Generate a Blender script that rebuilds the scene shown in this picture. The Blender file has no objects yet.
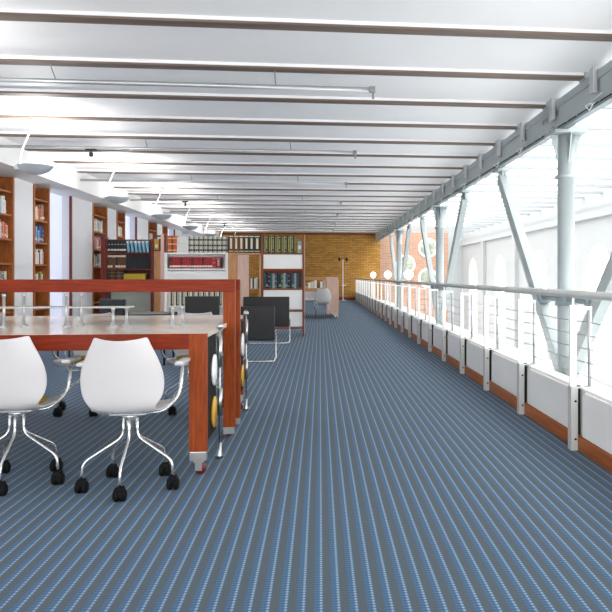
import bpy, bmesh, math, random
from mathutils import Vector, Matrix
random.seed(7)
PI = math.pi
C = bpy.context.scene.collection
sc = bpy.context.scene

# ------------------------------------------------------------------ camera, sky, exposure
YAW = math.atan(70/700)
cam_d = bpy.data.cameras.new('camera'); cam = bpy.data.objects.new('camera', cam_d); C.objects.link(cam)
cam.location = (0, 0, 1.2); cam.rotation_euler = (PI/2, 0, -YAW)
cam_d.sensor_width = 36; cam_d.lens = 36*700/612
cam_d.shift_x = (306-390)/612; cam_d.shift_y = -(306-276)/612
cam_d.clip_start = 0.05; cam_d.clip_end = 300
sc.camera = cam
W = bpy.data.worlds.new('world'); sc.world = W; W.use_nodes = True
bg = W.node_tree.nodes['Background']
bg.inputs[0].default_value = (1.0, 0.985, 0.96, 1); bg.inputs[1].default_value = 3.0
sc.view_settings.view_transform = 'Standard'; sc.view_settings.look = 'None'
sc.view_settings.exposure = 0.76; sc.view_settings.gamma = 1
sc.view_settings.use_curve_mapping = False

# ------------------------------------------------------------------ materials
def lin(c):
    return tuple(((v/255)/12.92 if v/255 <= .04045 else ((v/255+.055)/1.055)**2.4) for v in c) + (1,)
def mat(name, rgb, rough=.5, metal=0, emit=None, noise=0, scale=8, stretch=(1,1,1), spec=None, alpha=None):
    m = bpy.data.materials.new(name); m.use_nodes = True
    nt = m.node_tree; b = nt.nodes['Principled BSDF']
    b.inputs['Base Color'].default_value = lin(rgb); b.inputs['Roughness'].default_value = rough
    b.inputs['Metallic'].default_value = metal
    if spec is not None: b.inputs['Specular IOR Level'].default_value = spec
    if emit:
        b.inputs['Emission Color'].default_value = lin(emit[0]); b.inputs['Emission Strength'].default_value = emit[1]
    if noise:
        tc = nt.nodes.new('ShaderNodeTexCoord'); mp = nt.nodes.new('ShaderNodeMapping'); mp.inputs['Scale'].default_value = stretch
        n = nt.nodes.new('ShaderNodeTexNoise'); n.inputs['Scale'].default_value = scale; n.inputs['Detail'].default_value = 4
        r = nt.nodes.new('ShaderNodeValToRGB')
        a = lin(tuple(max(0, v*(1-noise)) for v in rgb)); c = lin(tuple(min(255, v*(1+noise)) for v in rgb))
        r.color_ramp.elements[0].position = .3; r.color_ramp.elements[1].position = .7
        r.color_ramp.elements[0].color = a; r.color_ramp.elements[1].color = c
        nt.links.new(tc.outputs['Object'], mp.inputs[0]); nt.links.new(mp.outputs[0], n.inputs['Vector'])
        nt.links.new(n.outputs['Fac'], r.inputs[0]); nt.links.new(r.outputs[0], b.inputs['Base Color'])
    return m
M = {}
M['white'] = mat('white_paint', (246,245,243), .55, noise=.01, scale=1.5)
M['blind'] = mat('daylit_blind', (232,236,246), .7, emit=((206,216,246), .36))
M['hallbeam'] = mat('hall_beam_paint', (150,156,160), .6)
M['facade'] = mat('facade_paint', (160,162,164), .7)
M['railgrey'] = mat('handrail_grey', (200,201,198), .4, .15)
M['ceil'] = mat('ceiling_paint', (247,247,248), .6, noise=.008, scale=.8)
M['beam_brown'] = mat('beam_brown_wood', (112,96,86), .6, noise=.1, scale=3, stretch=(.3,6,1))
M['wallwhite'] = mat('wall_white', (240,240,242), .6, noise=.01, scale=1)
M['steel'] = mat('painted_steel', (170,179,181), .4, .1, noise=.02, scale=2)
M['steel_d'] = mat('painted_steel_darker', (122,136,141), .4, .2, noise=.03, scale=2)
M['chrome'] = mat('chrome', (222,222,220), .22, .75)
M['brushed'] = mat('brushed_steel', (190,190,188), .32, 1)
M['alu'] = mat('aluminium', (196,198,200), .35, .6)
M['grey'] = mat('grey_metal', (150,150,150), .4, .3)
M['black'] = mat('black_leather', (16,17,20), .45, noise=.2, scale=30)
M['blackp'] = mat('black_plastic', (10,10,12), .75, spec=.2)
M['gap'] = mat('gap_and_fitting_black', (22,24,26), .7)
M['wood'] = mat('cherry_wood', (122,38,8), .5, spec=.2, noise=.16, scale=5, stretch=(1.2,14,14))
M['woodv'] = mat('cherry_wood_upright', (136,58,14), .5, spec=.2, noise=.16, scale=5, stretch=(14,14,1.2))
M['oakc'] = mat('walnut_brown_wood', (126,66,34), .5, noise=.14, scale=5, stretch=(10,10,1))
M['woodl'] = mat('pale_beech', (196,140,88), .4, noise=.1, scale=5, stretch=(10,10,1))
M['woodp'] = mat('pinkish_ply', (212,178,162), .5, noise=.05, scale=5, stretch=(10,10,1))
M['woodd'] = mat('dark_red_wood', (112,34,22), .4, noise=.15, scale=5, stretch=(10,10,1))
M['shelfw'] = mat('shelf_oak', (170,98,46), .5, noise=.15, scale=6, stretch=(8,8,1))
M['shelfback'] = mat('shelf_back_panel', (176,170,128), .6, noise=.04, scale=3)
M['laminate'] = mat('cream_laminate', (236,226,212), .14, noise=.01, scale=1)
M['shell'] = mat('white_shell_plastic', (206,203,204), .4)
M['ochre'] = mat('ochre_cushion', (176,140,44), .8, noise=.06, scale=30)
M['wheelr'] = mat('dark_red_wheel', (96,24,30), .4)
M['yellow'] = mat('yellow_disc', (206,158,40), .4)
M['skirt'] = mat('orange_baseboard', (160,84,26), .4, noise=.12, scale=3, stretch=(8,.6,8))
M['panelw'] = mat('parapet_panel', (242,241,238), .45, noise=.015, scale=2)
M['greenback'] = mat('grey_green_panel', (184,194,180), .5)
M['globe'] = mat('lit_globe', (255,245,225), .3, emit=((255,238,205), 6))
M['bulb'] = mat('lit_bulb', (255,250,240), .3, emit=((255,248,235), 8))
M['winlight'] = mat('daylit_pane', (250,252,255), .2, emit=((245,250,255), 3.2))
M['darkglass'] = mat('dark_glass', (150,156,138), .6, noise=.3, scale=3)
M['paper'] = mat('paper', (232,228,216), .7)

def carpet():
    m = bpy.data.materials.new('striped_carpet'); m.use_nodes = True; nt = m.node_tree; N = nt.nodes; L = nt.links
    b = N['Principled BSDF']; b.inputs['Roughness'].default_value = .85; b.inputs['Specular IOR Level'].default_value = .25; b.inputs['Sheen Weight'].default_value = .10; b.inputs['Sheen Tint'].default_value = (.8,.88,1,1)
    tc = N.new('ShaderNodeTexCoord'); sx = N.new('ShaderNodeSeparateXYZ'); L.new(tc.outputs['Object'], sx.inputs[0])
    def math_(op, a, c=None, d=None):
        n = N.new('ShaderNodeMath'); n.operation = op
        for i, v in enumerate((a, c, d)):
            if v is None: continue
            if isinstance(v, (int, float)): n.inputs[i].default_value = v
            else: L.new(v, n.inputs[i])
        return n.outputs[0]
    P = .064; X0 = .0036
    f = math_('FRACT', math_('ADD', math_('DIVIDE', math_('SUBTRACT', sx.outputs[0], X0), P), 200.42))
    def band(centre, half, soft):
        d = math_('ABSOLUTE', math_('SUBTRACT', f, centre))
        n = N.new('ShaderNodeMapRange'); n.inputs[1].default_value = half+soft; n.inputs[2].default_value = half-soft
        L.new(d, n.inputs[0]); return n.outputs[0]
    blue = band(.29, .25, .05); line = band(.43, .07, .03)
    fy = math_('FRACT', math_('DIVIDE', math_('ADD', sx.outputs[1], 20), .021))
    tick = math_('LESS_THAN', fy, .5)
    tick2 = math_('ADD', math_('MULTIPLY', tick, .75), .25)
    no = N.new('ShaderNodeTexNoise'); no.inputs['Scale'].default_value = 180; L.new(tc.outputs['Object'], no.inputs['Vector'])
    no2 = N.new('ShaderNodeTexNoise'); no2.inputs['Scale'].default_value = 1.3; L.new(tc.outputs['Object'], no2.inputs['Vector'])
    def mix(f, a, c, bt='MIX'):
        n = N.new('ShaderNodeMix'); n.data_type = 'RGBA'; n.blend_type = bt
        if isinstance(f, (int, float)): n.inputs[0].default_value = f
        else: L.new(f, n.inputs[0])
        for s, v in ((6, a), (7, c)):
            if isinstance(v, tuple): n.inputs[s].default_value = v
            else: L.new(v, n.inputs[s])
        return n.outputs[2]
    base = mix(no.outputs['Fac'], lin((58,68,74)), lin((80,90,94)))
    # weave in short checks across the grey bands
    fy2 = math_('FRACT', math_('DIVIDE', math_('ADD', sx.outputs[1], 20), .0105))
    base = mix(math_('MULTIPLY', math_('LESS_THAN', fy2, .5), .22), base, lin((48,60,72)))
    c1 = mix(blue, base, mix(tick, lin((44,80,116)), lin((62,98,132))))
    c2 = mix(math_('MULTIPLY', line, tick2), c1, lin((142,164,180)))
    c3 = mix(math_('MULTIPLY', no2.outputs['Fac'], .12), c2, lin((70,90,110)))
    L.new(c3, b.inputs['Base Color'])
    bm_ = N.new('ShaderNodeBump'); bm_.inputs['Strength'].default_value = .25; bm_.inputs['Distance'].default_value = .003
    L.new(no.outputs['Fac'], bm_.inputs['Height']); L.new(bm_.outputs[0], b.inputs['Normal'])
    return m
M['carpet'] = carpet()
def brick(name, c1, c2, mortar):
    m = bpy.data.materials.new(name); m.use_nodes = True; nt = m.node_tree; b = nt.nodes['Principled BSDF']; b.inputs['Roughness'].default_value = .85
    tc = nt.nodes.new('ShaderNodeTexCoord'); mp = nt.nodes.new('ShaderNodeMapping'); mp.inputs['Rotation'].default_value = (PI/2,0,0)
    br = nt.nodes.new('ShaderNodeTexBrick'); br.inputs['Color1'].default_value = lin(c1); br.inputs['Color2'].default_value = lin(c2)
    br.inputs['Mortar'].default_value = lin(mortar); br.inputs['Scale'].default_value = 1
    br.inputs['Brick Width'].default_value = .27; br.inputs['Row Height'].default_value = .085; br.inputs['Mortar Size'].default_value = .011
    nt.links.new(tc.outputs['Object'], mp.inputs[0]); nt.links.new(mp.outputs[0], br.inputs['Vector']); nt.links.new(br.outputs[0], b.inputs['Base Color'])
    return m
M['brick'] = brick('yellow_brick', (196,146,68), (168,118,46), (128,94,48))
M['brickp'] = brick('pink_brick', (174,136,116), (160,120,98), (182,154,136))
def opal():
    m = mat('opal_plastic', (205,209,214), .4); nt = m.node_tree; o = nt.nodes['Material Output']; p = nt.nodes['Principled BSDF']
    mx = nt.nodes.new('ShaderNodeMixShader'); t = nt.nodes.new('ShaderNodeBsdfTranslucent'); t.inputs[0].default_value = lin((225,228,232)); mx.inputs[0].default_value = .08
    nt.links.new(p.outputs[0], mx.inputs[1]); nt.links.new(t.outputs[0], mx.inputs[2]); nt.links.new(mx.outputs[0], o.inputs[0]); return m
M['opal'] = opal()
def glassy(name, tint, fac):
    m = bpy.data.materials.new(name); m.use_nodes = True; nt = m.node_tree; nt.nodes.clear()
    o = nt.nodes.new('ShaderNodeOutputMaterial'); mx = nt.nodes.new('ShaderNodeMixShader'); t = nt.nodes.new('ShaderNodeBsdfTransparent'); g = nt.nodes.new('ShaderNodeBsdfGlossy')
    t.inputs[0].default_value = tint; g.inputs['Roughness'].default_value = .05; mx.inputs[0].default_value = fac
    nt.links.new(t.outputs[0], mx.inputs[1]); nt.links.new(g.outputs[0], mx.inputs[2]); nt.links.new(mx.outputs[0], o.inputs[0])
    return m
M['glass'] = glassy('clear_glass', (.96,.98,.98,1), .05)
M['acrylic'] = glassy('clear_acrylic', (.93,.95,.96,1), .25)
_cc = {}
def col(rgb, rough=.55):
    k = (rgb, rough)
    if k not in _cc: _cc[k] = mat('book_cloth_%d' % len(_cc), rgb, rough, noise=.06, scale=40)
    return _cc[k]

# ------------------------------------------------------------------ mesh helpers
def box(bm, x0, x1, y0, y1, z0, z1, mi=0, bev=0):
    r = bmesh.ops.create_cube(bm, size=1)
    vs = r['verts']
    for v in vs: v.co = Vector((x0+(v.co.x+.5)*(x1-x0), y0+(v.co.y+.5)*(y1-y0), z0+(v.co.z+.5)*(z1-z0)))
    fs = set(f for v in vs for f in v.link_faces)
    for f in fs: f.material_index = mi
    if bev:
        es = list(set(e for v in vs for e in v.link_edges))
        bmesh.ops.bevel(bm, geom=es, offset=bev, segments=2, affect='EDGES', profile=.6)
def tube(bm, pts, r, seg=10, mi=0, closed=False):
    pts = [Vector(p) for p in pts]; n = len(pts); rings = []
    up = None
    for i, p in enumerate(pts):
        if closed: t = (pts[(i+1) % n]-pts[i-1])
        else: t = (pts[min(i+1, n-1)]-pts[max(i-1, 0)])
        t.normalize()
        if up is None:
            up = Vector((0,0,1)) if abs(t.z) < .9 else Vector((1,0,0))
        a = t.cross(up)
        if a.length < 1e-4: a = t.cross(Vector((0,1,0)))
        a.normalize(); b = a.cross(t).normalized(); up = b
        rr = r[i] if isinstance(r, (list, tuple)) else r
        rings.append([bm.verts.new(p+a*rr*math.cos(2*PI*k/seg)+b*rr*math.sin(2*PI*k/seg)) for k in range(seg)])
    rng = range(n) if closed else range(n-1)
    for i in rng:
        A, B = rings[i], rings[(i+1) % n]
        for k in range(seg):
            f = bm.faces.new((A[k], A[(k+1)%seg], B[(k+1)%seg], B[k])); f.material_index = mi; f.smooth = True
    if not closed:
        f = bm.faces.new(rings[0][::-1]); f.material_index = mi
        f = bm.faces.new(rings[-1]); f.material_index = mi
def lathe(bm, prof, c=(0,0,0), axis='z', seg=20, mi=0, cap=True):
    rings = []
    for (r, h) in prof:
        ring = []
        for k in range(seg):
            a = 2*PI*k/seg; x, y = r*math.cos(a), r*math.sin(a)
            p = {'z': (x,y,h), 'x': (h,x,y), 'y': (y,h,x)}[axis]
            ring.append(bm.verts.new(Vector(p)+Vector(c)))
        rings.append(ring)
    for A, B in zip(rings, rings[1:]):
        for k in range(seg):
            f = bm.faces.new((A[k], A[(k+1)%seg], B[(k+1)%seg], B[k])); f.material_index = mi; f.smooth = True
    for rg, pr, rev in ((rings[0], prof[0], True), (rings[-1], prof[-1], False)):
        if cap and pr[0] > 1e-5:
            f = bm.faces.new(rg[::-1] if rev else rg); f.material_index = mi
def fillet(pts, r, n=5):
    pts = [Vector(p) for p in pts]; out = [pts[0]]
    for i in range(1, len(pts)-1):
        a, b, c = pts[i-1], pts[i], pts[i+1]
        d1 = (a-b); d2 = (c-b); l = min(r, d1.length*.48, d2.length*.48)
        p = b+d1.normalized()*l; q = b+d2.normalized()*l
        for k in range(n+1):
            t = k/n; out.append(p*(1-t)**2+b*2*t*(1-t)+q*t*t)
    out.append(pts[-1]); return out
def obj(name, bm, m, parent=None, loc=(0,0,0), rot=(0,0,0)):
    bmesh.ops.recalc_face_normals(bm, faces=bm.faces)
    me = bpy.data.meshes.new(name); bm.to_mesh(me); bm.free()
    for x in (m if isinstance(m, (list, tuple)) else [m]): me.materials.append(x)
    o = bpy.data.objects.new(name, me); C.objects.link(o); o.location = loc; o.rotation_euler = rot
    if parent: o.parent = parent
    return o
def tag(o, label, cat, group=None, kind=None):
    o['label'] = label; o['category'] = cat
    if group: o['group'] = group
    if kind: o['kind'] = kind
    return o
def thing(name, label, cat, loc=(0,0,0), rz=0, group=None):
    o = bpy.data.objects.new(name, None); C.objects.link(o); o.location = loc; o.rotation_euler = (0,0,rz); o.empty_display_size = .1
    return tag(o, label, cat, group)
def struct(name, bm, m, label=None, parent=None):
    o = obj(name, bm, m, parent)
    if not parent: o['kind'] = 'structure'
    if label: o['label'] = label
    return o
def dup(root, loc, rz, label, group=None):
    r = root.copy(); C.objects.link(r); r.location = loc; r.rotation_euler = (0,0,rz); r['label'] = label
    if group: r['group'] = group
    for ch in list(root.children):
        c = ch.copy(); C.objects.link(c); c.parent = r
        for g in list(ch.children):
            d = g.copy(); C.objects.link(d); d.parent = c
    return r
def NB(): return bmesh.new()
def ordn(i): return ['first','second','third','fourth','fifth','sixth','seventh','eighth','ninth','tenth','eleventh','twelfth','thirteenth','fourteenth','fifteenth','sixteenth','seventeenth','eighteenth','nineteenth','twentieth','twenty-first','twenty-second','twenty-third','twenty-fourth','twenty-fifth','twenty-sixth','twenty-seventh','twenty-eighth','twenty-ninth','thirtieth'][i]

YE = 35.0      # end wall
XP = 1.80      # parapet
# ------------------------------------------------------------------ structure
b = NB(); box(b, -6.2, 1.95, -3, YE, -.3, 0); struct('floor', b, M['carpet'])
b = NB(); box(b, 1.951, 3.25, -3, YE, -.3, -.0); struct('trim_1', b, M['white'])                     # ledge outside the parapet
b = NB(); box(b, 3.25, 7.6, -3, YE, -3.8, -3.6); struct('floor_lower', b, M['facade'])
b = NB(); box(b, -6.2, 3.12, -3, YE, 3.36, 3.75); struct('ceiling', b, M['ceil'])
b = NB(); box(b, 3.13, 7.6, -3, YE, 3.70, 3.71); struct('window_1', b, M['glass'])                  # hall roof made clear glass so the sky brightens the hall
b = NB(); box(b, -6.2, 3.0, YE, YE+.3, -.3, 3.75); struct('wall_end', b, M['brick'])
b = NB(); box(b, 3.0, 7.6, YE, YE+.3, -3.8, 3.75); struct('wall_end_hall', b, M['brickp'])
b = NB(); box(b, -5.0, 1.75, YE-.04, YE, 0, .14); struct('baseboard_end', b, M['woodd'])
b = NB(); box(b, -4.9, 2.8, YE-.06, YE, 3.25, 3.30); struct('trim_2', b, M['woodd'])
# soffit and left wall
b = NB(); box(b, -6.2, -4.9, -3, YE, 2.96, 3.359); struct('trim_3', b, M['white'])
b = NB(); box(b, -6.3, -6.0, -3, YE, 0, 2.959)
P0 = 11.4+.54; PER = 5.5
for k in range(-3, 5):
    s = P0+k*PER
    for a, c in ((1.15, 2.0), (4.1, 5.5)):
        y0, y1 = s+a, min(s+c, YE-.01)
        if y1 > y0: box(b, -6.05, -5.44, y0, y1, 0, 2.959)
struct('wall_left', b, M['wallwhite'])
for k in range(-2, 5):
    s = P0+k*PER
    if s+2.85 > YE: continue
    b = NB(); box(b, -5.66, -5.65, s+2.8, min(s+4.1, YE-.01), 0, 2.955); struct('window_%d' % (22+k), b, M['blind'])
for k in range(0, 4):
    s = P0+k*PER
    b = NB(); box(b, -5.475, -5.43, s+4.04, s+4.10, 0, 2.955); struct('trim_%d' % (4+k), b, M['woodd'])
# ceiling joists: white web, brown wooden underside
n_t = 10
BY = [5.99+1.26*k for k in range(-7, 23)]
for i, y in enumerate(BY):
    b = NB(); box(b, -4.9, 2.80, y-.066, y+.066, 3.325, 3.359, 0); box(b, -4.9, 2.80, y-.07, y+.07, 3.305, 3.325, 1)
    struct('trim_%d' % n_t, b, [M['ceil'], M['beam_brown']]); n_t += 1
    b = NB(); box(b, 3.14, 7.2, y-.04, y+.04, 3.31, 3.37, 0); struct('trim_%d' % n_t, b, M['hallbeam']); n_t += 1
# opposite wall of the hall with arched windows
b = NB()
ys = [YE-2.4-5*k for k in range(8)]
def archwall(b, X0, X1, ys, hw, z0, zs):
    edges = [YE]
    for y in ys: edges += [y+hw, y-hw]
    edges.append(-3)
    for i in range(0, len(edges), 2):
        if edges[i] > edges[i+1]: box(b, X0, X1, edges[i+1], edges[i], -3.8, 2.9)
    for y in ys:
        box(b, X0, X1, y-hw, y+hw, -3.8, z0)
        n = 12
        for k in range(n):
            a0, a1 = PI*k/n, PI*(k+1)/n
            p0 = (y+hw*math.cos(a0), zs+hw*math.sin(a0)); p1 = (y+hw*math.cos(a1), zs+hw*math.sin(a1))
            vs = []
            for X in (X0, X1):
                vs.append([b.verts.new((X, p0[0], p0[1])), b.verts.new((X, p1[0], p1[1])), b.verts.new((X, p1[0], 2.9)), b.verts.new((X, p0[0], 2.9))])
            b.faces.new(vs[0]); b.faces.new(vs[1][::-1])
            b.faces.new((vs[0][0], vs[0][1], vs[1][1], vs[1][0])); b.faces.new((vs[0][2], vs[0][3], vs[1][3], vs[1][2]))
archwall(b, 7.2, 7.6, ys, .85, -2.4, 1.2)
box(b, 7.08, 7.2, -3, YE, 2.72, 2.9)
for y in ys:
    box(b, 7.05, 7.2, y-2.7, y-2.3, -3.8, 2.72)
box(b, 7.2, 7.6, -3, YE, 2.9, 3.7)
box(b, 6.45, 7.2, YE-.05, YE-.001, -3.8, 3.7)
struct('wall_right', b, M['facade'])
for i, y in enumerate(ys):
    b = NB(); box(b, 7.45, 7.47, y-.85, y+.85, -2.4, 2.05); struct('window_%d' % (i+2), b, M['winlight'])
    bb = NB(); box(bb, 7.40, 7.45, y-.02, y+.02, -2.4, 2.05); box(bb, 7.40, 7.45, y-.85, y+.85, -.02, .02); box(bb, 7.40, 7.45, y-.85, y+.85, 1.18, 1.22)
    obj('window_frame', bb, M['white'], bpy.data.objects['window_%d' % (i+2)])
# round windows in the end wall of the hall
def ring_window(i, X, Z, r):
    b = NB(); lathe(b, [(r*.8, -.02), (r*.8, -.04), (r, -.04), (r, 0), (r*.8,0), (r*.8, -.02)], (X, YE, Z), 'y', 28, cap=False)
    w = struct('window_%d' % i, b, M['white'])
    b = NB(); lathe(b, [(r*.81, -.02), (r*.81, -.008)], (X, YE, Z), 'y', 28); obj('pane', b, M['darkglass'], w)
    b = NB(); box(b, X-.015, X+.015, YE-.05, YE-.02, Z-r*.8, Z+r*.8); box(b, X-r*.8, X+r*.8, YE-.05, YE-.02, Z-.015, Z+.015); obj('glazing_bar', b, M['grey'], w)
ring_window(12, 5.42, 2.62, .50); ring_window(13, 5.42, 1.10, .50); ring_window(14, 4.28, 1.78, .50)

# ------------------------------------------------------------------ parapet, kick board
POSTY = [4.69+1.265*k for k in range(-4, 24)]
b = NB(); box(b, XP, XP+.12, -3, YE, 0, .425, 0, .012); par = struct('wall_parapet', b, M['panelw'])
for a, c in zip(POSTY, POSTY[1:]):
    b = NB(); n = 6; R = .05; y0, y1, z0, z1 = a+.075, c-.075, .105, .405
    pts = []
    for (cy, cz, s) in ((y1-R, z1-R, 0), (y0+R, z1-R, 1), (y0+.004, z0, 2), (y1-.004, z0, 3)):
        if s < 2:
            for k in range(n+1):
                t = PI/2*s+PI/2*k/n; pts.append((cy+R*math.cos(t), cz+R*math.sin(t)))
        else: pts.append((cy, cz))
    f0 = [b.verts.new((XP-.022, p[0], p[1])) for p in pts]; f1 = [b.verts.new((XP, p[0], p[1])) for p in pts]
    b.faces.new(f0); b.faces.new(f1[::-1])
    for k in range(len(pts)): b.faces.new((f0[k], f0[(k+1)%len(pts)], f1[(k+1)%len(pts)], f1[k]))
    obj('infill_panel', b, M['panelw'], par)
b = NB(); box(b, XP-.035, XP-.001, -3, YE-.05, 0, .098, 0, .004); struct('baseboard_right', b, M['skirt'])

# ------------------------------------------------------------------ balustrade
bal = thing('balustrade', 'long white balustrade with steel handrail and wire cables along the walkway', 'railing', (XP, 5, 0))
def P(name, bm, m, label=None):
    o = obj(name, bm, m, bal, loc=(-XP, -5, 0))
    if label: o['label'] = label
    return o
post0 = None
for i, y in enumerate(POSTY):
    if post0 is None:
        b = NB(); box(b, XP-.085, XP-.036, -.035, .035, 0, .44, 0, .004); box(b, XP-.036, XP-.002, .012, .030, 0.1, .44, 1)
        for z in (.08, .34): lathe(b, [(.008, 0), (.008, .006)], (XP-.055, -.041, z), 'y', 8, 1)
        p = obj('post', b, [M['railgrey'], M['gap']], bal, loc=(-XP, y-5, 0))
        b = NB(); box(b, XP-.084, XP-.038, -.012, .012, .44, 1.0, 0, .003); box(b, XP-.066, XP+.07, -.014, .014, .965, .99, 0, .003); tube(b, [(XP-.06,0,1.0), (XP-.06,0,1.055)], .008)
        q = obj('upright_plate', b, M['white'], p)
        b = NB(); tube(b, [(XP+.06, 0, .427), (XP+.06, 0, .99)], .014); lathe(b, [(.035,.425),(.035,.437),(.014,.44)], (XP+.06,0,0)); box(b, XP-.05, XP+.07, -.03, .03, .426, .434)
        s = obj('outer_tube', b, M['alu'], p)
        post0 = p
    else:
        c = post0.copy(); C.objects.link(c); c.parent = bal; c.location = (-XP, y-5, 0)
        for g in list(post0.children):
            d = g.copy(); C.objects.link(d); d.parent = c
b = NB(); tube(b, [(XP-.06, -2.5, 1.075), (XP-.06, YE-.02, 1.075)], .027, 14); P('handrail', b, M['railgrey'], 'grey tubular steel handrail')
for z in (.50, .595, .69, .785, .88):
    b = NB(); pts = []
    for a, c in zip(POSTY, POSTY[1:]):
        for k in range(4):
            t = k/4; pts.append((XP+.06, a+(c-a)*t, z-.012*math.sin(PI*t)))
    tube(b, pts, .0035, 6); P('cable', b, M['grey'])

# ------------------------------------------------------------------ steel truss beyond
GX0, GX1 = 2.80, 2.89
gd = thing('girder', 'deep grey steel girder running under the ceiling joists above the balustrade', 'girder', (GX0, 5, 2.93))
def G(name, bm, m): return obj(name, bm, m, gd, loc=(-GX0, -5, -2.93))
b = NB(); box(b, GX0+.015, GX1-.015, -3, YE, 2.972, 3.20, 0, .004); box(b, GX0, GX1, -3, YE, 3.20, 3.29, 0, .008)
G('web', b, M['steel'])
b = NB(); box(b, GX0, GX1, -3, YE, 2.92, 2.95, 0, .004); G('bottom_flange', b, M['steel_d'])
b = NB()
for k in range(120):
    y = -2.9+k*.315
    box(b, GX0+.006, GX1-.006, y, y+.25, 2.951, 2.9715)
G('gap_strip', b, M['gap'])  # dark segments stand in for the shaded gap above the flange
b = NB()
for k in range(5):
    y = 8.05+k*.13
    tube(b, [(GX0+.012, y, 3.17), (GX0+.012, y+.04, 3.11), (GX0+.012, y+.08, 3.17)], .008, 6)
G('vent_marks', b, M['grey'])
st0 = None
for i, y in enumerate(BY):
    b = NB(); box(b, GX0-.01, GX0+.085, y-.09, y+.09, 3.291, 3.359, 0, .006)
    G('joist_bracket', b, M['steel'])
for i, y in enumerate(BY[6:]):
    yy = y-.35+1.26
    if yy > YE-.3: continue
    b = NB(); box(b, GX0-.05, GX0+.0, yy-.055, yy+.055, 3.06, 3.31, 0, .012); box(b, GX0-.05, GX1+.03, yy-.055, yy+.055, 3.292, 3.325, 0, .01)
    tube(b, [(GX0-.03, yy-.05, 2.97), (GX0-.12, yy-.02, 2.93), (GX0-.05, yy+.05, 2.90), (GX0-.03, yy-.05, 2.97)], .007, 6)
    tube(b, [(GX0-.05, yy, 2.98), (GX0-.05, yy-.28, 3.0)], .006, 6)
    G('saddle_strap', b, M['alu'])
CX = 2.92; CYS = [8.1-8.85, 8.1, 8.1+8.85, 8.1+8.85*2]
where2 = ['beside the viewpoint', 'nearest the viewpoint', 'second along', 'farthest along']
where = ['beside the viewpoint', 'nearest the viewpoint', 'second along the balustrade', 'farthest, near the brick end wall']
for i, y in enumerate(CYS):
    t = thing('steel_column', 'round grey steel column beyond the balustrade, '+where[i], 'column', (CX, y, 0), 0, 'steel columns of the truss')
    b = NB(); lathe(b, [(.15,0.001),(.15,.03),(.1,.03),(.1,2.36),(.125,2.36),(.125,2.40),(.1,2.40),(.1,2.88)], seg=24); obj('shaft', b, M['steel'], t)
    b = NB(); box(b, -.2, .2, -.2, .2, 2.875, 2.915, 0, .006)
    for s in (-1, 1):
        for ax in (0, 1):
            pts = [(s*.09, 2.875), (s*.19, 2.875), (s*.09, 2.5)]
            for o_ in (-.008, .008): pass
            vs = []
            for o_ in (-.008, .008):
                vs.append([b.verts.new((p[0], o_, p[1]) if ax == 0 else (o_, p[0], p[1])) for p in pts])
            b.faces.new(vs[0]); b.faces.new(vs[1][::-1])
            for k in range(3): b.faces.new((vs[0][k], vs[0][(k+1)%3], vs[1][(k+1)%3], vs[1][k]))
    obj('flared_head', b, M['steel'], t)
    b = NB(); tube(b, [(0, -1.02, .93), (0, 1.02, .93)], .045, 12)
    for s in (-1, 1):
        lathe(b, [(.045,-.03),(.10,-.03),(.10,.03),(.045,.03)], (0, s*.82, .93), 'y', 16)
    lathe(b, [(.13,.85),(.13,1.0)], seg=20)
    obj('tie_tube', b, M['steel_d'], t)
    for s, nm in ((-1, 'leaning towards the viewpoint'), (1, 'leaning towards the end wall')):
        ytop = y+s*3.0
        if ytop < -3 or ytop > YE: continue
        r = thing('diagonal_brace', 'grey steel brace %s, foot of the column %s' % (nm, where2[i]), 'brace', (CX, y+s*.14, 0), 0, 'diagonal braces of the truss')
        b = NB(); y0, y1, z0, z1 = 0, ytop-y-s*.14, .06, 2.80
        d = Vector((0, y1-y0, z1-z0)); L_ = d.length; box(b, -.06, .06, -.09, .09, 0, L_, 0, .006)
        rot = Matrix.Rotation(-math.atan2(y1-y0, z1-z0), 4, 'X')
        bmesh.ops.transform(b, matrix=Matrix.Translation((0, y0, z0)) @ rot, verts=b.verts)
        obj('brace_bar', b, M['steel'], r)
        b = NB(); box(b, -.1, .1, y1-.18, y1+.18, 2.88, 2.918, 0, .004); box(b, -.02, .02, y1-.12, y1+.12, 2.76, 2.88); obj('end_plate', b, M['steel'], r)
# globe lamps on the ledge
for i, y in enumerate((18.5, 24.3, 31.0)):
    t = thing('globe_lamp', 'lit round globe lamp beyond the balustrade, %s' % ['nearest of the three', 'middle of the three', 'farthest of the three'][i], 'lamp', (2.35, y, 0), 0, 'globe lamps along the ledge')
    b = NB(); lathe(b, [(.12,0.001),(.12,.02),(.02,.03),(.02,1.1),(.05,1.1),(.05,1.13)], seg=14); obj('pole', b, M['white'], t)
    b = NB(); lathe(b, [(.12*math.sin(PI*k/10)+1e-4, 1.25-.125*math.cos(PI*k/10)) for k in range(11)], seg=18); obj('globe', b, M['globe'], t)

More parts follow.
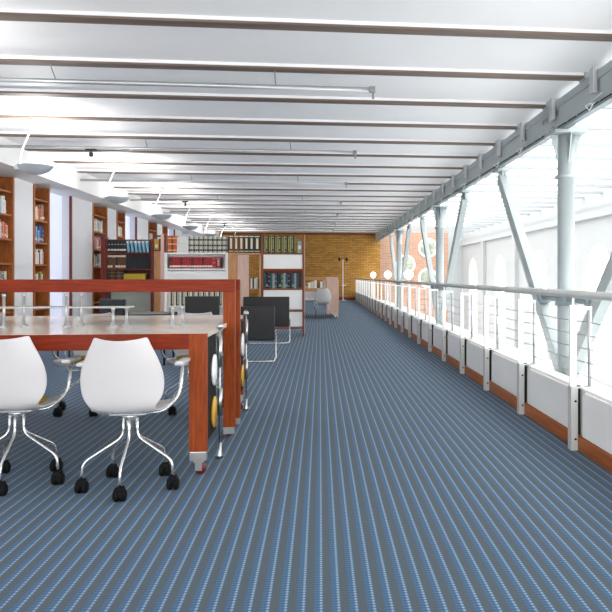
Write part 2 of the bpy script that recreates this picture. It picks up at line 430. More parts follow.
# ------------------------------------------------------------------ suspended light tubes
for k in range(7):
    y = 7.25+3.78*k
    t = thing('suspended_conduit', 'thin grey suspended tube crossing the ceiling, %s from the viewpoint' % ordn(k), 'ceiling tube', (.54, y, 3.17), 0, 'suspended ceiling tubes')
    b = NB(); tube(b, [(-5.43, .13, 0), (0, .13, 0)], .024, 10); obj('tube', b, M['alu'], t)
    b = NB(); box(b, -.02, .04, .10, .16, -.03, .03, 0, .005); tube(b, [(.02,.13,-.02),(.02,.13,-.10)], .012); obj('end_fitting', b, M['grey'], t)
    for xx in (-1.0, -3.2):
        b = NB(); tube(b, [(xx, .0, .136), (xx, .02, .1), (xx, .13, .02)], .006, 6); obj('hanger', b, M['grey'], t)
    if k % 2 == 1 or k == 1:
        b = NB(); box(b, -4.12, -3.96, .10, .16, -.045, -.022); tube(b, [(-4.04,.13,-.04),(-4.04,.13,-.08)], .012); lathe(b, [(.015,-.14),(.032,-.13),(.03,-.075),(.015,-.075)], (-4.04,.13,0), seg=12); obj('spotlight', b, M['gap'], t)
# uplighters; the last two are added to brighten the far end
for k in range(8):
    y = 5.99+3.78*k
    w = ['just left of the frame', 'largest one at the left edge', 'second of the row in view', 'third of the row in view', 'fourth of the row in view', 'fifth of the row in view', 'second from the end wall, added for light', 'farthest of the row, added for light'][k]
    t = thing('uplighter', 'white dish uplighter on a bent arm under the ceiling, '+w, 'lamp', (-3.78, y, 3.303), 0, 'dish uplighters by the soffit')
    b = NB(); tube(b, fillet([(0,0,0), (-.02,0,-.06), (-.19,0,-.45), (-.2,0,-.66)], .1), .013, 8); lathe(b, [(.04,-.02),(.04,.004)], seg=12); obj('arm', b, M['alu'], t)
    b = NB(); lathe(b, [(.001,-.75),(.08,-.74),(.17,-.70),(.22,-.64),(.225,-.635),(.215,-.63),(.16,-.685),(.07,-.72),(.001,-.725)], seg=28); box(b, -.26, -.17, -.03, .03, -.69, -.63, 0, .008); obj('dish', b, M['opal'], t)
    b = NB(); lathe(b, [(.045*math.sin(PI*j/8)+1e-4, -.68-.03*math.cos(PI*j/8)) for j in range(9)], seg=14); obj('bulb', b, M['bulb'], t)
    ld = bpy.data.lights.new('uplight', 'AREA'); ld.shape = 'DISK'; ld.size = .26; ld.energy = 24; ld.color = (1, .98, .95)
    lo = bpy.data.objects.new('uplight', ld); C.objects.link(lo); lo.parent = t; lo.location = (0,0,-.62); lo.rotation_euler = (PI, 0, 0)

# ------------------------------------------------------------------ books
def book_mesh(name, w, h, d, cover, style, accent):
    """spine faces -Y at y=0, book extends to +Y; base at z=0, left side at x=0"""
    b = NB(); t = .003
    box(b, 0, t, .004, d, 0, h, 0); box(b, w-t, w, .004, d, 0, h, 0)
    n = 5; pr = [(w*k/n, .004-.006*math.sin(PI*k/n)) for k in range(n+1)]
    lo = [b.verts.new((p[0], p[1], 0)) for p in pr]; hi = [b.verts.new((p[0], p[1], h)) for p in pr]
    lo2 = [b.verts.new((p[0], .009, 0)) for p in pr]; hi2 = [b.verts.new((p[0], .009, h)) for p in pr]
    for k in range(n):
        b.faces.new((lo[k], lo[k+1], hi[k+1], hi[k])); b.faces.new((lo[k], lo[k+1], lo2[k+1], lo2[k])); b.faces.new((hi[k], hi[k+1], hi2[k+1], hi2[k]))
    box(b, t, w-t, .009, d-.004, .004, h-.004, 1)
    def band(z0, z1, x0=.08, x1=.92):
        box(b, w*x0, w*x1, -.0045, .002, h*z0, h*z1, 2)
    if style == 'label': band(.12, .27)
    elif style == 'labels': band(.14, .28); band(.62, .68, .3, .7)
    elif style == 'bands': band(.12, .17); band(.48, .54); band(.82, .87)
    elif style == 'plaid': band(.10, .22); band(.40, .50); band(.74, .84)
    elif style == 'panel': band(.22, .80, .30, .70); band(.87, .93); band(.07, .11)
    elif style == 'top': band(.82, .98, 0, 1)
    elif style == 'topl': band(.84, .98, 0, 1); band(.1, .26)
    elif style == 'stripe': band(.08, .92, .58, .84)
    return b, [cover, M['paper'], accent]
CN = {'dark green':(40,46,30),'pale olive':(176,172,112),'black':(24,26,30),'dark blue':(30,44,92),'blue':(52,104,168),'light blue':(132,182,206),'white':(228,226,220),'cream':(222,210,178),'red':(168,30,34),'dark red':(110,18,26),
      'orange':(212,96,34),'yellow':(206,178,48),'green':(56,104,66),'brown':(98,60,36),'grey':(150,152,152),'teal':(40,84,90),'olive':(122,116,52),'pink':(206,140,140)}
def row(base, axis, specs, place, group, names='book'):
    """base: (x,y,z) left end of the row seen from the front; axis 0: faces -Y, runs +X; axis 1: faces +X, runs +Y. specs: (w,h,d,colour,style,accent,tilt,shared_label)"""
    u = 0; idx = 0
    for (w, h, d, cn, style, acc, tilt, shared) in specs:
        if cn is None: u += w; continue
        bm, ms = book_mesh(names, w, h, d, col(CN[cn]), style, col(CN[acc]) if acc else col(CN['white']))
        dx = 0
        if tilt:
            bmesh.ops.transform(bm, matrix=Matrix.Rotation(tilt, 4, 'Y'), verts=bm.verts); mz = min(v.co.z for v in bm.verts); mx = min(v.co.x for v in bm.verts)
            bmesh.ops.translate(bm, vec=(-mx, 0, -mz+.0005), verts=bm.verts); dx = max(v.co.x for v in bm.verts)-w
        if axis == 0: o = obj(names, bm, ms, loc=(base[0]+u, base[1], base[2]+.0005))
        else: o = obj(names, bm, ms, loc=(base[0], base[1]+u, base[2]+.0005), rot=(0,0,PI/2))
        lab = '%s, %s from left' % (shared, ordn(idx)) if shared else '%s book %s from left %s' % (cn, ordn(idx), place)
        tag(o, lab, 'book', group)
        u += w+.0015+dx; idx += 1
    return u
def rnd_specs(width, pal, hmin, hmax, fill=.85, wmin=.032, wmax=.066):
    out = []; u = 0
    while True:
        w = random.uniform(wmin, wmax)
        if u+w+.05 > width*fill: break
        out.append((w, random.uniform(hmin, hmax), random.uniform(.16, .2), random.choice(pal), random.choice(['', 'label', 'label', 'bands', '']), random.choice(['white','cream']), 0, None)); u += w+.0015
    return out

# ------------------------------------------------------------------ bookcases in the left wall
def px_case(k, kind, w, y0, desc, rows):
    t = thing('wall_bookcase', desc, 'bookcase', (-5.44, y0, 0), 0, 'tall bookcases set into the left wall')
    D = .40
    for s in (0, 1):
        b = NB(); yy = s*(w-.06); box(b, -D, .02, yy, yy+.06, 0, 2.955, 0, .003); obj('side_panel', b, M['shelfw'], t)
    b = NB(); box(b, -D-.02, -D, .0, w, 0, 2.955); obj('back_panel', b, M['shelfback'], t)
    zs = [.14, .57, 1.0, 1.43, 1.86, 2.29, 2.70]
    for z in zs:
        b = NB(); box(b, -D+.005, -.005, .061, w-.061, z-.035, z, 0, .002); obj('shelf', b, M['shelfw'], t)
    for j, z in enumerate(zs[:-1]):
        if z < .9 or (k > 0 and z < 1.4) or (k > 1 and z < 1.8): continue
        pal = rows[j % len(rows)]
        if pal is None: continue
        hh = (.22, .33)
        n_from_top = ['topmost', 'second', 'third', 'fourth', 'fifth', 'sixth'][5-j]
        sh = 'topmost filled shelf' if j == 5 else '%s filled shelf down' % n_from_top
        off = .50 if (kind == 'w' and k == 0) else 0
        row((-5.44-.03, y0+.075+off, z), 1, rnd_specs(w-.13-off, pal, *hh, fill=random.choice([.75,.9,1.0])), 'on the %s of the %s' % (n_from_top+' shelf', SHORT[desc]), 'books in the left wall bookcases')
SHORT = {}
mixA = ['white','blue','light blue','dark blue','white']; mixB = ['orange','white','cream','pink','red']; mixC = ['white','cream','green','teal','grey']; mixD = ['olive','yellow','white','black','green']
mixE = ['white','cream','grey','light blue','white']; mixF = ['red','white','pink','white','dark red']
names_w = ['first wide wall bookcase', 'second wide wall bookcase', 'third wide wall bookcase']
names_n = ['first narrow wall bookcase', 'second narrow wall bookcase', 'third narrow wall bookcase']
plans_w = [[None, mixD, mixC, None, mixB, mixA], [None, mixD, mixD, mixC, mixF, mixE], [None, mixD, mixD, mixC, mixC, mixE]]
plans_n = [[None, mixD, mixD, mixF, mixA, mixB+['grey']], [None, mixD, mixC, mixE, mixF, mixE], [None, None, None, mixC, mixE, mixE]]
for k in range(3):
    s = P0+k*PER
    d = 'wide oak bookcase in the left wall, %s from the viewpoint' % ordn(k); SHORT[d] = names_w[k]
    px_case(k, 'w', 1.14, s+.005, d, plans_w[k])
    d = 'narrow oak bookcase in the left wall, %s from the viewpoint' % ordn(k); SHORT[d] = names_n[k]
    px_case(k, 'n', .79, s+2.005, d, plans_n[k])

# ------------------------------------------------------------------ free-standing bookcases
def wx(px, depth):      # world X of a picture column at a camera depth
    return depth*(math.sin(YAW)+math.cos(YAW)*(px-390)/700)
def wy(px, depth): return depth*(math.cos(YAW)-math.sin(YAW)*(px-390)/700)
def wz(py, depth): return 1.2-(py-276)*depth/700

# unit C: the one at the walkway
D_ = 13.8; Y0 = 13.98
def unit_frame(name, label, x0, x1, y0, zt, depth, postm, shelves, shelfm, post_w=.05, group=None):
    t = thing(name, label, 'bookcase', (x0, y0, 0), 0, group); w = x1-x0
    for s in (0, 1):
        xx = 0 if s == 0 else w-post_w
        b = NB(); box(b, xx, xx+post_w, 0, depth, 0, zt, 0, .003); obj('side_panel', b, postm, t)
    for z in shelves:
        b = NB(); box(b, post_w+.001, w-post_w-.001, .004, depth-.02, z-.028, z, 0, .002); obj('shelf', b, shelfm, t)
    return t
xc0, xc1 = wx(261, D_), wx(304.5, D_)
uc = unit_frame('bookcase', 'cherry wood bookcase with white panels standing at the edge of the walkway', xc0, xc1, Y0, 2.02, .34, M['oakc'], [1.655, .955, .52, .18], M['oakc'], .045)
w = xc1-xc0
b = NB(); box(b, .046, w-.046, .02, .036, 1.345, 1.625); obj('white_panel', b, M['white'], uc)
b = NB(); box(b, .046, w-.046, .02, .036, .54, .92); obj('white_panel', b, M['white'], uc)
b = NB(); box(b, .046, w-.046, .02, .036, .20, .49); obj('white_panel', b, M['white'], uc)
b = NB(); box(b, .046, w-.046, .004, .32, 1.30, 1.34); obj('shelf', b, M['woodv'], uc)
b = NB(); box(b, .046, w-.046, .32, .335, .96, 1.30); obj('back_panel', b, M['woodd'], uc)
b = NB(); box(b, w-.006, w-.0, -.006, .0, 0, 2.02); obj('edge_strip', b, M['woodp'], uc)
g = 'patterned green volumes on top of the walkway bookcase'
row((xc0+.05, Y0+.03, 1.655), 0, [(.040, .345, .2, 'dark green' if i % 3 else 'olive', ['stripe','panel','stripe'][i % 3], 'pale olive', 0, 'dark green patterned volume atop the walkway bookcase') for i in range(15)], '', g)
row((xc0+.05, Y0+.05, .955), 0, [(.041, .29+.012*math.sin(i*2.3), .2, ['teal','black','black','teal','grey'][i % 5] if i != 8 else 'green', ['','label','bands'][i % 3], 'grey', 0, None) for i in range(16)], 'in the walkway bookcase lower bay', 'dark books in the walkway bookcase')
b = NB(); box(b, 0, .075, 0, .2, 0, .24, 0, .004); box(b, .01, .065, -.002, .0, .08, .15, 1); tag(obj('box_file', b, [col((150,164,166)), M['paper']], loc=(xc1-.135, Y0+.03, 1.6555)), 'pale grey box file at the right end of the walkway bookcase top shelf', 'box file')

# middle bay with tall ornate volumes
xm0, xm1 = wx(228.5, D_), wx(261, D_)-.002
um = unit_frame('bookcase', 'open bay with tall ornate volumes on top and a pale panel below', xm0, xm1, Y0, 1.654, .34, M['woodl'], [1.655], M['woodl'], .03)
b = NB(); box(b, .03, .19, .01, .03, .0, 1.62); obj('wood_panel', b, M['woodl'], um)
b = NB(); box(b, .19, .40, .015, .035, .0, 1.62); obj('pale_panel', b, M['woodp'], um)
b = NB(); box(b, .40, .63, .06, .30, .93, .95); obj('shelf', b, M['woodl'], um)
row((xm0+.005, Y0+.03, 1.655), 0, [(.098 if i != 5 else .12, .36, .22, 'black' if i > 2 else 'brown', 'panel', 'cream', 0, 'tall ornate volume with cream spine panel atop the open bay') for i in range(6)], '', 'tall ornate volumes on the open bay')
for i in range(5):
    b = NB(); box(b, 0, .03, 0, .18, 0, .2+.02*(i % 2)); o = obj('brochure', b, [col([(230,228,222),(60,60,58),(236,232,220),(210,206,196),(90,84,70)][i])], loc=(xm0+.43+i*.034, Y0+.08, .951))
    tag(o, '%s brochure upright %s from the left on the small shelf of the open bay' % (['white','dark','cream','pale','brown'][i], ordn(i)), 'brochure', 'brochures in the open bay')

# unit B: white bookcase
xb0, xb1 = wx(166.5, D_), xm0-.002
ub = unit_frame('bookcase', 'white metal bookcase with red bound volumes and a row of volumes on top', xb0, xb1, Y0, 1.654, .34, M['white'], [1.655, 1.345, .62, .14], M['white'], .05)
w = xb1-xb0
b = NB(); box(b, .051, w-.051, .245, .26, .1, 1.62); obj('back_panel', b, M['white'], ub)
b = NB(); box(b, .051, w-.051, .02, .036, .93, 1.30); obj('front_panel', b, M['white'], ub)
b = NB(); box(b, -.07, -.01, .0, .02, 0, 2.02); obj('edge_board', b, M['woodp'], ub)
sp = [(.034, .33, .2, 'orange' if i != 2 else 'brown', 'bands', 'cream', 0, 'orange bound volume atop the white bookcase') for i in range(5)]
sp += [(.042, .30, .2, 'white', '', 'white', 0, 'plain white binder atop the white bookcase') for i in range(5)]
sp += [(.043, .32, .2, 'cream' if i % 2 else 'grey', 'plaid', 'black' if i % 2 == 0 else 'teal', 0, 'pale volume with dark bands atop the white bookcase') for i in range(17)]
row((xb0+.055, Y0+.03, 1.655), 0, sp, '', 'volumes on top of the white bookcase')
sp = [(.05, .225, .2, 'red' if i % 4 else 'dark red', 'label', 'white', 0, 'red volume with white spine label in the white bookcase') for i in range(16)] + [(.012,0,0,None,'','',0,None)]
row((xb0+.09, Y0+.03, 1.345), 0, sp, '', 'red volumes in the white bookcase')
row((xb0+.09+16*.0516, Y0+.03, 1.345), 0, [(.055, .225, .2, 'red', 'bands', 'pink', 0, 'plain red volume with pink bands right of the red row'), (.11, .225, .2, 'dark red', 'panel', 'pink', 0, 'thick dark red volume with a panel ending the red row')], '', 'thick red volumes in the white bookcase')
row((xb0+.06, Y0+.03, .62), 0, [(.050, .29, .2, 'black' if i % 2 else 'cream', 'stripe', 'white', 0, 'striped volume low in the white bookcase') for i in range(21)], '', 'striped volumes in the white bookcase')

# unit A : dark red bookcase with black, blue and yellow volumes
DA = 17.0; YA = 17.5
xa0, xa1 = wx(106, DA), wx(152.5, DA)
ZT = 2.10
za = [wz(252.5, DA), wz(269, DA)-.0, wz(281.5, DA)]
ua = unit_frame('bookcase', 'dark red bookcase holding black, light blue and yellow volumes', xa0, xa1, YA, ZT, .36, M['woodd'], za+[.12], M['woodd'], .05)
b = NB(); wA = xa1-xa0; box(b, -.09, -.001, -.02, .3, 0, 2.16, 0, .004); obj('thick_post', b, M['woodd'], ua)
b = NB(); box(b, .051, wA-.051, .33, .345, za[2], ZT); obj('back_panel', b, M['woodd'], ua)
b = NB(); box(b, .051, wA-.051, .33, .345, .14, za[2]-.03); obj('back_panel', b, M['greenback'], ua)
row((xa0+.055, YA+.03, za[0]), 0, [(.072, .30, .24, 'black', 'labels', 'white', 0, 'black labelled binder, top shelf of the dark red bookcase') for i in range(6)] + [(.055, .28, .22, 'light blue', 'top', 'white', -.12, 'leaning light blue volume, top shelf of the dark red bookcase') for i in range(6)], '', 'volumes on the dark red bookcase top shelf')
row((xa0+.055, YA+.03, za[1]), 0, [(.06, .34, .22, 'brown' if i != 3 else 'black', 'topl' if i not in (2,) else 'top', 'cream', 0, 'brown cream-topped volume, middle shelf of dark red bookcase') for i in range(7)] + [(.055, .34, .22, 'black', '', 'white', 0, 'plain black volume, middle shelf of dark red bookcase') for i in range(10)], '', 'volumes on the dark red bookcase middle shelf')
row((xa0+.055, YA+.03, za[2]), 0, [(.075, .26, .22, 'brown' if i % 2 else 'black', 'bands', 'olive', 0, 'dark brown volume, lower shelf of dark red bookcase') for i in range(5)] + [(.056, .19, .2, 'yellow', 'label' if i % 2 else '', 'cream', 0, 'yellow volume, lower shelf of dark red bookcase') for i in range(9)], '', 'volumes on the dark red bookcase lower shelf')

# unit A2 : red cupboard next to it
x20, x21 = wx(153, 16.0), wx(166, 16.0)
u2 = unit_frame('bookcase', 'narrow red bookcase with a yellow box file on its upper shelf', x20, x21, 16.4, 2.10, .36, M['woodd'], [1.80, .12], M['woodd'], .03)
w2 = x21-x20
b = NB(); box(b, .0, w2, 0, .3, 2.10, 2.13); obj('top_board', b, M['woodd'], u2)
b = NB(); box(b, .031, .17, .02, .04, .14, 1.77); obj('door', b, M['woodl'], u2)
b = NB(); box(b, .171, w2-.031, .02, .04, .14, 1.77); obj('door', b, M['woodp'], u2)['label'] = 'pale door panel'
b = NB(); box(b, 0, .10, 0, .22, 0, .24, 0, .004); box(b, .02, .08, -.003, 0, .05, .12, 1); tag(obj('box_file', b, [col((214,170,60)), M['paper']], loc=(x20+.035, 16.42, 1.8005)), 'yellow box file in the narrow red bookcase', 'box file')
row((x20+.14, 16.43, 1.80), 0, [(.045, .25, .2, 'dark red', '', 'red', 0, 'dark red volume beside the yellow box file') for i in range(2)], '', 'dark red volumes by the yellow box file')

# ------------------------------------------------------------------ the big wheeled desk
TX0, TX1 = -4.1, -.68; TY0, TY1 = 4.31, 6.38; TZ = .853
def build_desk(label, x0, x1, y0, y1, detailed=True):
    t = thing('library_desk', label, 'desk', (x1, y0, 0), 0)
    def D(name, bm, m, lab=None, par=None):
        bmesh.ops.translate(bm, vec=(-x1, -y0, 0), verts=bm.verts)
        o = obj(name, bm, m, par or t)
        if lab: o['label'] = lab
        return o
    b = NB(); box(b, x0+.004, x1-.004, y0+.03, y1-.03, TZ-.03, TZ, 0, .003); D('desktop', b, M['laminate'], 'glossy cream laminate desktop')
    lw = .105; ym = (y0+y1)/2-.095
    for yy in (y0, y1-.05):
        b = NB(); box(b, x0+lw, x1-lw, yy, yy+.05, TZ-.095, TZ-.0305 if False else TZ-.001, 0, .003); D('apron', b, M['wood'])
        for xx in (x0, x1-lw):
            b = NB(); box(b, xx, xx+lw, yy, yy+.05, .14, TZ-.001, 0, .003); D('leg', b, M['woodv'])
            b = NB(); box(b, xx+.002, xx+lw-.002, yy+.002, yy+.048, .085, .1395, 0, .003); D('foot_plate', b, M['brushed'])
            sx = 1
            cxx = xx+lw*.62
            b = NB(); box(b, cxx-.04, cxx+.02, yy+.005, yy+.055, .073, .0845); box(b, cxx-.03, cxx+.01, yy+.006, yy+.011, .025, .075); box(b, cxx-.03, cxx+.01, yy+.049, yy+.054, .025, .075)
            f = D('caster', b, M['brushed'])
            b = NB(); lathe(b, [(.012,-.017),(.033,-.017),(.036,-.01),(.036,.01),(.033,.017),(.012,.017)], (cxx, yy+.03, .036), 'y', 18); D('wheel', b, M['wheelr'], None, f)
    # end panels with discs, end tubes
    for xx in (x1-.02, x0):
        for (ya, yb) in ((y0+.051, y0+.375), (y1-.375, y1-.051)):
            b = NB(); box(b, xx, xx+.02, ya, yb, .20, TZ-.032); p = D('end_panel', b, M['blackp'])
            if detailed:
                for zc, m_, l_ in ((.60, M['white'], 'white round disc'), (.33, M['yellow'], 'yellow and white round disc')):
                    b = NB(); lathe(b, [(.0001,0),(.092,0),(.1,.004),(.1,.012),(.0001,.014)], (xx+.02, (ya+yb)/2+.05, zc), 'x', 24); D('disc', b, m_, l_, p)
    for xx in (x1+.022, x0-.022):
        for yy in (y0+.395, y1-.02):
            b = NB(); tube(b, [(xx, yy, .02), (xx, yy, .86)], .007, 8)
            for (z0, z1) in ((.28, .46), (.60, .81)): tube(b, [(xx, yy, z0), (xx, yy, z1)], .017, 12)
            lathe(b, [(.024,0),(.026,.02),(.012,.045),(.012,.1)], (xx, yy, 0), seg=14)
            lathe(b, [(.024*math.sin(PI*j/8)+1e-4, .868-.024*math.cos(PI*j/8)) for j in range(9)], (xx, yy, 0), seg=14)
            box(b, min(xx, xx-.03 if xx > (x0+x1)/2 else xx), max(xx, xx+.03 if xx < (x0+x1)/2 else xx), yy-.006, yy+.006, .5, .53)
            D('end_tube', b, M['brushed'], 'brushed steel tube with a ball top')
    # tall centre frames
    for yy in (ym, ym+.33):
        b = NB(); box(b, x0, x1+.055, yy, yy+.055, 1.083, 1.174, 0, .003); D('frame_bar', b, M['wood'])
        for xx in (x0, x1+.055-.085):
            b = NB(); box(b, xx, xx+.085, yy, yy+.055, .085, 1.0825, 0, .003); D('frame_post', b, M['woodv'])
            b = NB(); box(b, xx+.002, xx+.083, yy+.002, yy+.053, .035, .0845); D('foot_plate', b, M['brushed'])
            b = NB(); lathe(b, [(.012,-.015),(.033,-.015),(.035,-.01),(.035,.01),(.033,.015),(.012,.015)], (xx+.03, yy+.09, .036), 'x', 16); D('wheel', b, M['wheelr'])
    b = NB(); box(b, x0+.1, x1-.09, ym+.09, ym+.29, 1.10, 1.13, 0, .004); D('light_box', b, M['blackp'])
    # low rail on the desktop
    ry = ym-.30
    b = NB(); tube(b, [(x0+.3, ry, .985), (x1-.62, ry, .985)], .006, 8); tube(b, [(x0+.3, ry+.12, .985), (x1-.62, ry+.12, .985)], .006, 8); D('desk_rail', b, M['brushed'])
    return t, D, ym, ry
desk, DD, ym, ry = build_desk('long cherry wood desk on wheels with a tall centre frame and cream top', TX0, TX1, TY0, TY1)
for px, tall in ((22, 1), (40, 1), (78.6, 1), (92.4, 1), (122, 0), (134.5, 0), (178, 0), (187, 0)):
    dd = 5.0 if px in (22, 78.6, 122, 178) else 5.12
    X = wx(px, dd)
    b = NB(); zt = 1.08 if tall else .985
    lathe(b, [(.028,0),(.028,.008),(.014,.010),(.014,.03),(.009,.03),(.009,zt-TZ-.02),(.013,zt-TZ-.02),(.013,zt-TZ)], (X, ry+(.12 if dd > 5.05 else 0), TZ), seg=12)
    DD('rail_post', b, M['alu'])

# desk lamps / books on the desktop are absent; far desk of the same kind
d2, DD2, ym2, ry2 = build_desk('far cherry and beech desk with a tall frame before the brick end wall', wx(303, 20.5)-.9, wx(337, 20)+.0, 19.9, 21.6, False)
for o in list(d2.children):
    if o.name.split('.')[0] in ('frame_bar', 'frame_post', 'apron', 'leg'):
        o.data.materials[0] = M['woodl']
b = NB(); box(b, 0, .02, 0, 1.60, .15, 1.08); e = obj('side_board', b, M['woodp'], d2); e.location = (.03, .05, 0)
b = NB(); box(b, -.30, .028, -.03, -.002, .12, 1.17); obj('end_board', b, M['woodp'], d2)
xx = wx(312, 20.6)
for i in range(6):
    b = NB(); box(b, 0, .07, 0, .2, 0, .16+.03*(i % 3), 0, .003); o = obj('box_file', b, [col([(236,234,228),(222,214,190),(232,236,238),(120,96,60),(238,236,232),(214,206,186)][i])], loc=(xx-.1+i*.085, 20.02, TZ+.001))
    tag(o, '%s box file standing %s from the left on the far desk' % (['white','cream','cool white','brown','bright white','buff'][i], ordn(i)), 'box file', 'box files on the far desk')

# ------------------------------------------------------------------ white swivel chairs
def shell_bm(thick=.012):
    """profile in (y, z): seat front at +y, back at -y (the sitter faces +y)"""
    prof = [(.215,.425,.36),(.20,.445,.40),(.12,.452,.43),(.02,.443,.43),(-.08,.432,.40),(-.135,.437,.355),(-.172,.462,.345),(-.192,.495,.385),(-.205,.54,.432),(-.215,.60,.452),(-.225,.66,.450),(-.235,.72,.418),(-.243,.78,.368),(-.250,.83,.318),(-.252,.848,.298),(-.253,.862,.282)]
    b = NB(); n = 12; rows_ = []
    for i, (y, z, w) in enumerate(prof):
        r = []
        for k in range(n+1):
            t = k/n*2-1; x = t*w/2
            back = max(0, min(1, (z-.46)/.12))
            yy = y+back*.045*(t*t)          # back wraps forward at its sides
            zz = z+(1-back)*.018*(t*t)      # seat rises at its sides
            if i >= len(prof)-2: zz += .020*(t*t)-.010   # dipped top edge
            if i == 0: yy -= .05*t*t
            r.append(b.verts.new((x, yy, zz)))
        rows_.append(r)
    for A, B in zip(rows_, rows_[1:]):
        for k in range(n):
            f = b.faces.new((A[k], A[k+1], B[k+1], B[k])); f.smooth = True
    return b
def make_chair(label, group, rz_base=0):
    t = thing('swivel_chair', label, 'chair', (0,0,0), 0, group)
    b = shell_bm(); s = obj('shell', b, M['shell'], t)
    m = s.modifiers.new('thickness', 'SOLIDIFY'); m.thickness = .012; m.offset = -1
    m = s.modifiers.new('smooth', 'SUBSURF'); m.levels = 1; m.render_levels = 2
    b = NB()
    n = 20; prof = [(.98, .0), (1.0,.010), (.96,.022), (.7,.028), (.001,.028)]
    rings = [[b.verts.new((.145*r*math.cos(2*PI*k/n)*(1.0), .155*r*math.sin(2*PI*k/n)+.03, .462+h)) for k in range(n)] for r, h in prof]
    for A, B in zip(rings, rings[1:]):
        for k in range(n):
            f = b.faces.new((A[k], A[(k+1)%n], B[(k+1)%n], B[k])); f.smooth = True
    b.faces.new(rings[0][::-1])
    obj('seat_cushion', b, M['ochre'], t)
    for sx in (-1, 1):
        b = NB(); tube(b, fillet([(sx*.10, -.02, .425), (sx*.18, -.02, .43), (sx*.258, .06, .50), (sx*.27, .10, .69)], .06), .0105, 10)
        a = obj('armrest', b, M['chrome'], t)
        b = NB(); box(b, sx*.27-.026, sx*.27+.026, -.02, .20, .688, .712, 0, .01); obj('arm_pad', b, M['shell'], a)
    b = NB(); box(b, -.10, .10, -.07, .07, .418, .432, 0, .004); lathe(b, [(.012,.26),(.014,.38),(.05,.40),(.05,.418)], seg=16); obj('column', b, M['chrome'], t)
    for k in range(5):
        a = -PI/2+math.radians(2)+k*2*PI/5+rz_base; c_, s_ = math.cos(a), math.sin(a)
        def p(r, z): return (r*c_, r*s_, z)
        b = NB(); tube(b, fillet([p(.04,.415), p(.04,.29), p(.252,.165), p(.257,.085)], .04, 4), .008, 10)
        L_ = obj('leg', b, M['chrome'], t)
        b = NB(); cx, cy = .257*c_, .257*s_; 
        ax = random.choice(['x', 'y']) if False else 'x'
        lathe(b, [(.01,-.031),(.028,-.031),(.034,-.024),(.034,-.006),(.02,-.004),(.02,.004),(.034,.006),(.034,.024),(.028,.031),(.01,.031)], (cx, cy, .034), ax, 18)
        box(b, cx-.022, cx+.022, cy-.026, cy+.026, .042, .078, 0, .008); tube(b, [(cx,cy,.06),(cx,cy,.10)], .007, 8)
        obj('caster', b, M['blackp'], L_)
    return t
g = 'white swivel chairs at the wheeled desk'
ch = make_chair('white shell swivel chair seen whole from behind, nearest the aisle', g)
ch.location = (-1.07, wy(129, 4.0)-.02, 0)
dup(ch, (-1.75, wy(16, 4.07), 0), .02, 'white shell swivel chair seen from behind, cut by the left picture edge', g)
dup(ch, (-1.13, 6.40, 0), PI+.05, 'white swivel chair across the desk, nearest the aisle, facing the viewpoint', g)
dup(ch, (-2.06, 6.42, 0), PI-.1, 'white swivel chair across the desk, between the two front chairs, facing the viewpoint', g)
dup(ch, (-2.98, 6.45, 0), PI+.1, 'white swivel chair across the desk, farthest left, facing the viewpoint', g)
# far chair with four legs
ft = thing('side_chair', 'white shell chair on four thin legs at the far desk', 'chair', (wx(323, 19.4), 19.35, 0), 0)
b = shell_bm(); s = obj('shell', b, M['shell'], ft); m = s.modifiers.new('t', 'SOLIDIFY'); m.thickness = .012; m.offset = -1; m = s.modifiers.new('s', 'SUBSURF'); m.render_levels = 1
for sx in (-1, 1):
    for sy in (-1, 1):
        b = NB(); tube(b, fillet([(sx*.06, sy*.08, .425), (sx*.15, sy*.13, .42), (sx*.22, sy*.21, .0)], .04), .009, 8); obj('leg', b, M['chrome'], ft)
c2 = dup(ft, (wx(309, 22.6), 22.45, 0), PI, 'white shell chair on four thin legs behind the far desk')

# ------------------------------------------------------------------ black cantilever chairs
def make_black(label, w, zb, zt, group):
    t = thing('cantilever_chair', label, 'chair', (0,0,0), 0, group)
    hw = w/2
    b = NB(); box(b, -hw-.014, hw+.014, -.285, -.245, zb, zt+.014, 0, .018); obj('backrest', b, M['black'], t)
    b = NB(); box(b, -hw+.012, hw-.012, -.24, .22, .405, .425, 0, .006); obj('seat', b, M['black'], t)
    b = NB()
    pts = [(-hw, -.30, .012), (-hw, .22, .012), (-hw, .24, .41), (-hw, -.22, .41), (-hw, -.255, .43), (-hw, -.265, zt), (hw, -.265, zt), (hw, -.255, .43), (hw, -.22, .41), (hw, .24, .41), (hw, .22, .012), (hw, -.30, .012)]
    tube(b, fillet(pts, .05, 4), .0115, 10); tube(b, [(-hw, -.30, .012), (hw, -.30, .012)], .0115, 10)
    obj('frame', b, M['chrome'], t)
    return t
gb = 'black chairs with chrome tube frames'
k1 = make_black('black leather chair with chrome tube frame, nearest behind the desk end tube', .44, .30, .765, gb)
k1.location = (wx(257.5, 9.7), 10.15, 0)
k2 = make_black('wide black chair with chrome frame before the walkway bookcase', .78, .30, .82, gb)
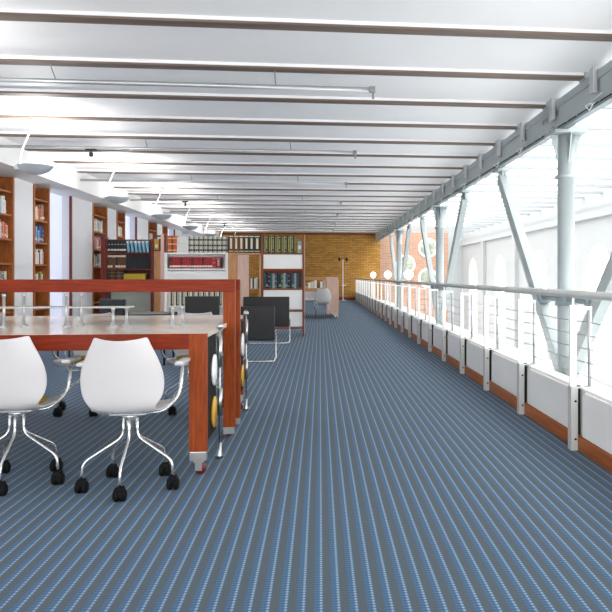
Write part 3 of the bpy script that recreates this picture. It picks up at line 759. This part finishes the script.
k2.location = (wx(266.5, 12.4), 12.8, 0)
k3 = make_black('black chair seen above the desktop, left of the tall frame post', .46, .30, .895, gb); k3.location = (wx(204, 10.2), 10.55, 0)
# 'black chair seen above the desktop, left of the tall frame post', gb)
dup(k3, (wx(106, 9.2), 9.05, 0), 2.5, 'black chair turned sideways, seen above the desktop near the left', gb)
# low black table behind the desk
xt0, xt1 = wx(119, 10.0), wx(177, 10.0)
t = thing('low_table', 'long black-topped table on thin legs behind the wheeled desk', 'table', (xt0, 9.6, 0))
wt = xt1-xt0
b = NB(); box(b, 0, wt, 0, .7, .64, .69, 0, .005); obj('tabletop', b, M['black'], t)
for x_ in (.05, wt-.05):
    for y_ in (.05, .65):
        b = NB(); tube(b, [(x_, y_, 0), (x_, y_, .64)], .012, 8); obj('leg', b, M['blackp'], t)
t = thing('low_table', 'small dark side table on thin black legs behind the left chairs', 'table', (wx(38, 10.2), 9.75, 0))
b = NB(); box(b, 0, .62, 0, .5, .60, .625, 0, .005); obj('tabletop', b, M['blackp'], t)
for x_ in (.03, .12, .59):
    for y_ in (.04, .46):
        b = NB(); tube(b, [(x_, y_, 0), (x_, y_, .60)], .010, 8); obj('leg', b, M['blackp'], t)

# ------------------------------------------------------------------ floor lamp at the end wall
t = thing('floor_lamp', 'tall white pole lamp with two small black heads by the brick wall', 'lamp', (wx(343, 34.2), 34.3, 0))
b = NB(); lathe(b, [(.16,0),(.16,.02),(.02,.04),(.02,2.0)], seg=16); obj('pole', b, M['white'], t)
b = NB(); lathe(b, [(.03,.70),(.05,.72),(.05,.78),(.03,.80)], seg=14); tube(b, [(0,0,.75),(.16,0,.75)], .015); obj('collar', b, M['white'], t)
b = NB(); tube(b, fillet([(-.17,0,1.98),(0,0,1.92),(.17,0,1.98)], .06), .015); obj('cross_arm', b, M['grey'], t)
for s in (-1, 1):
    b = NB(); lathe(b, [(.03,1.93),(.055,1.96),(.07,2.08),(.06,2.09),(.02,2.0)], (s*.18,0,0), seg=14); obj('lamp_head', b, M['gap'], t)
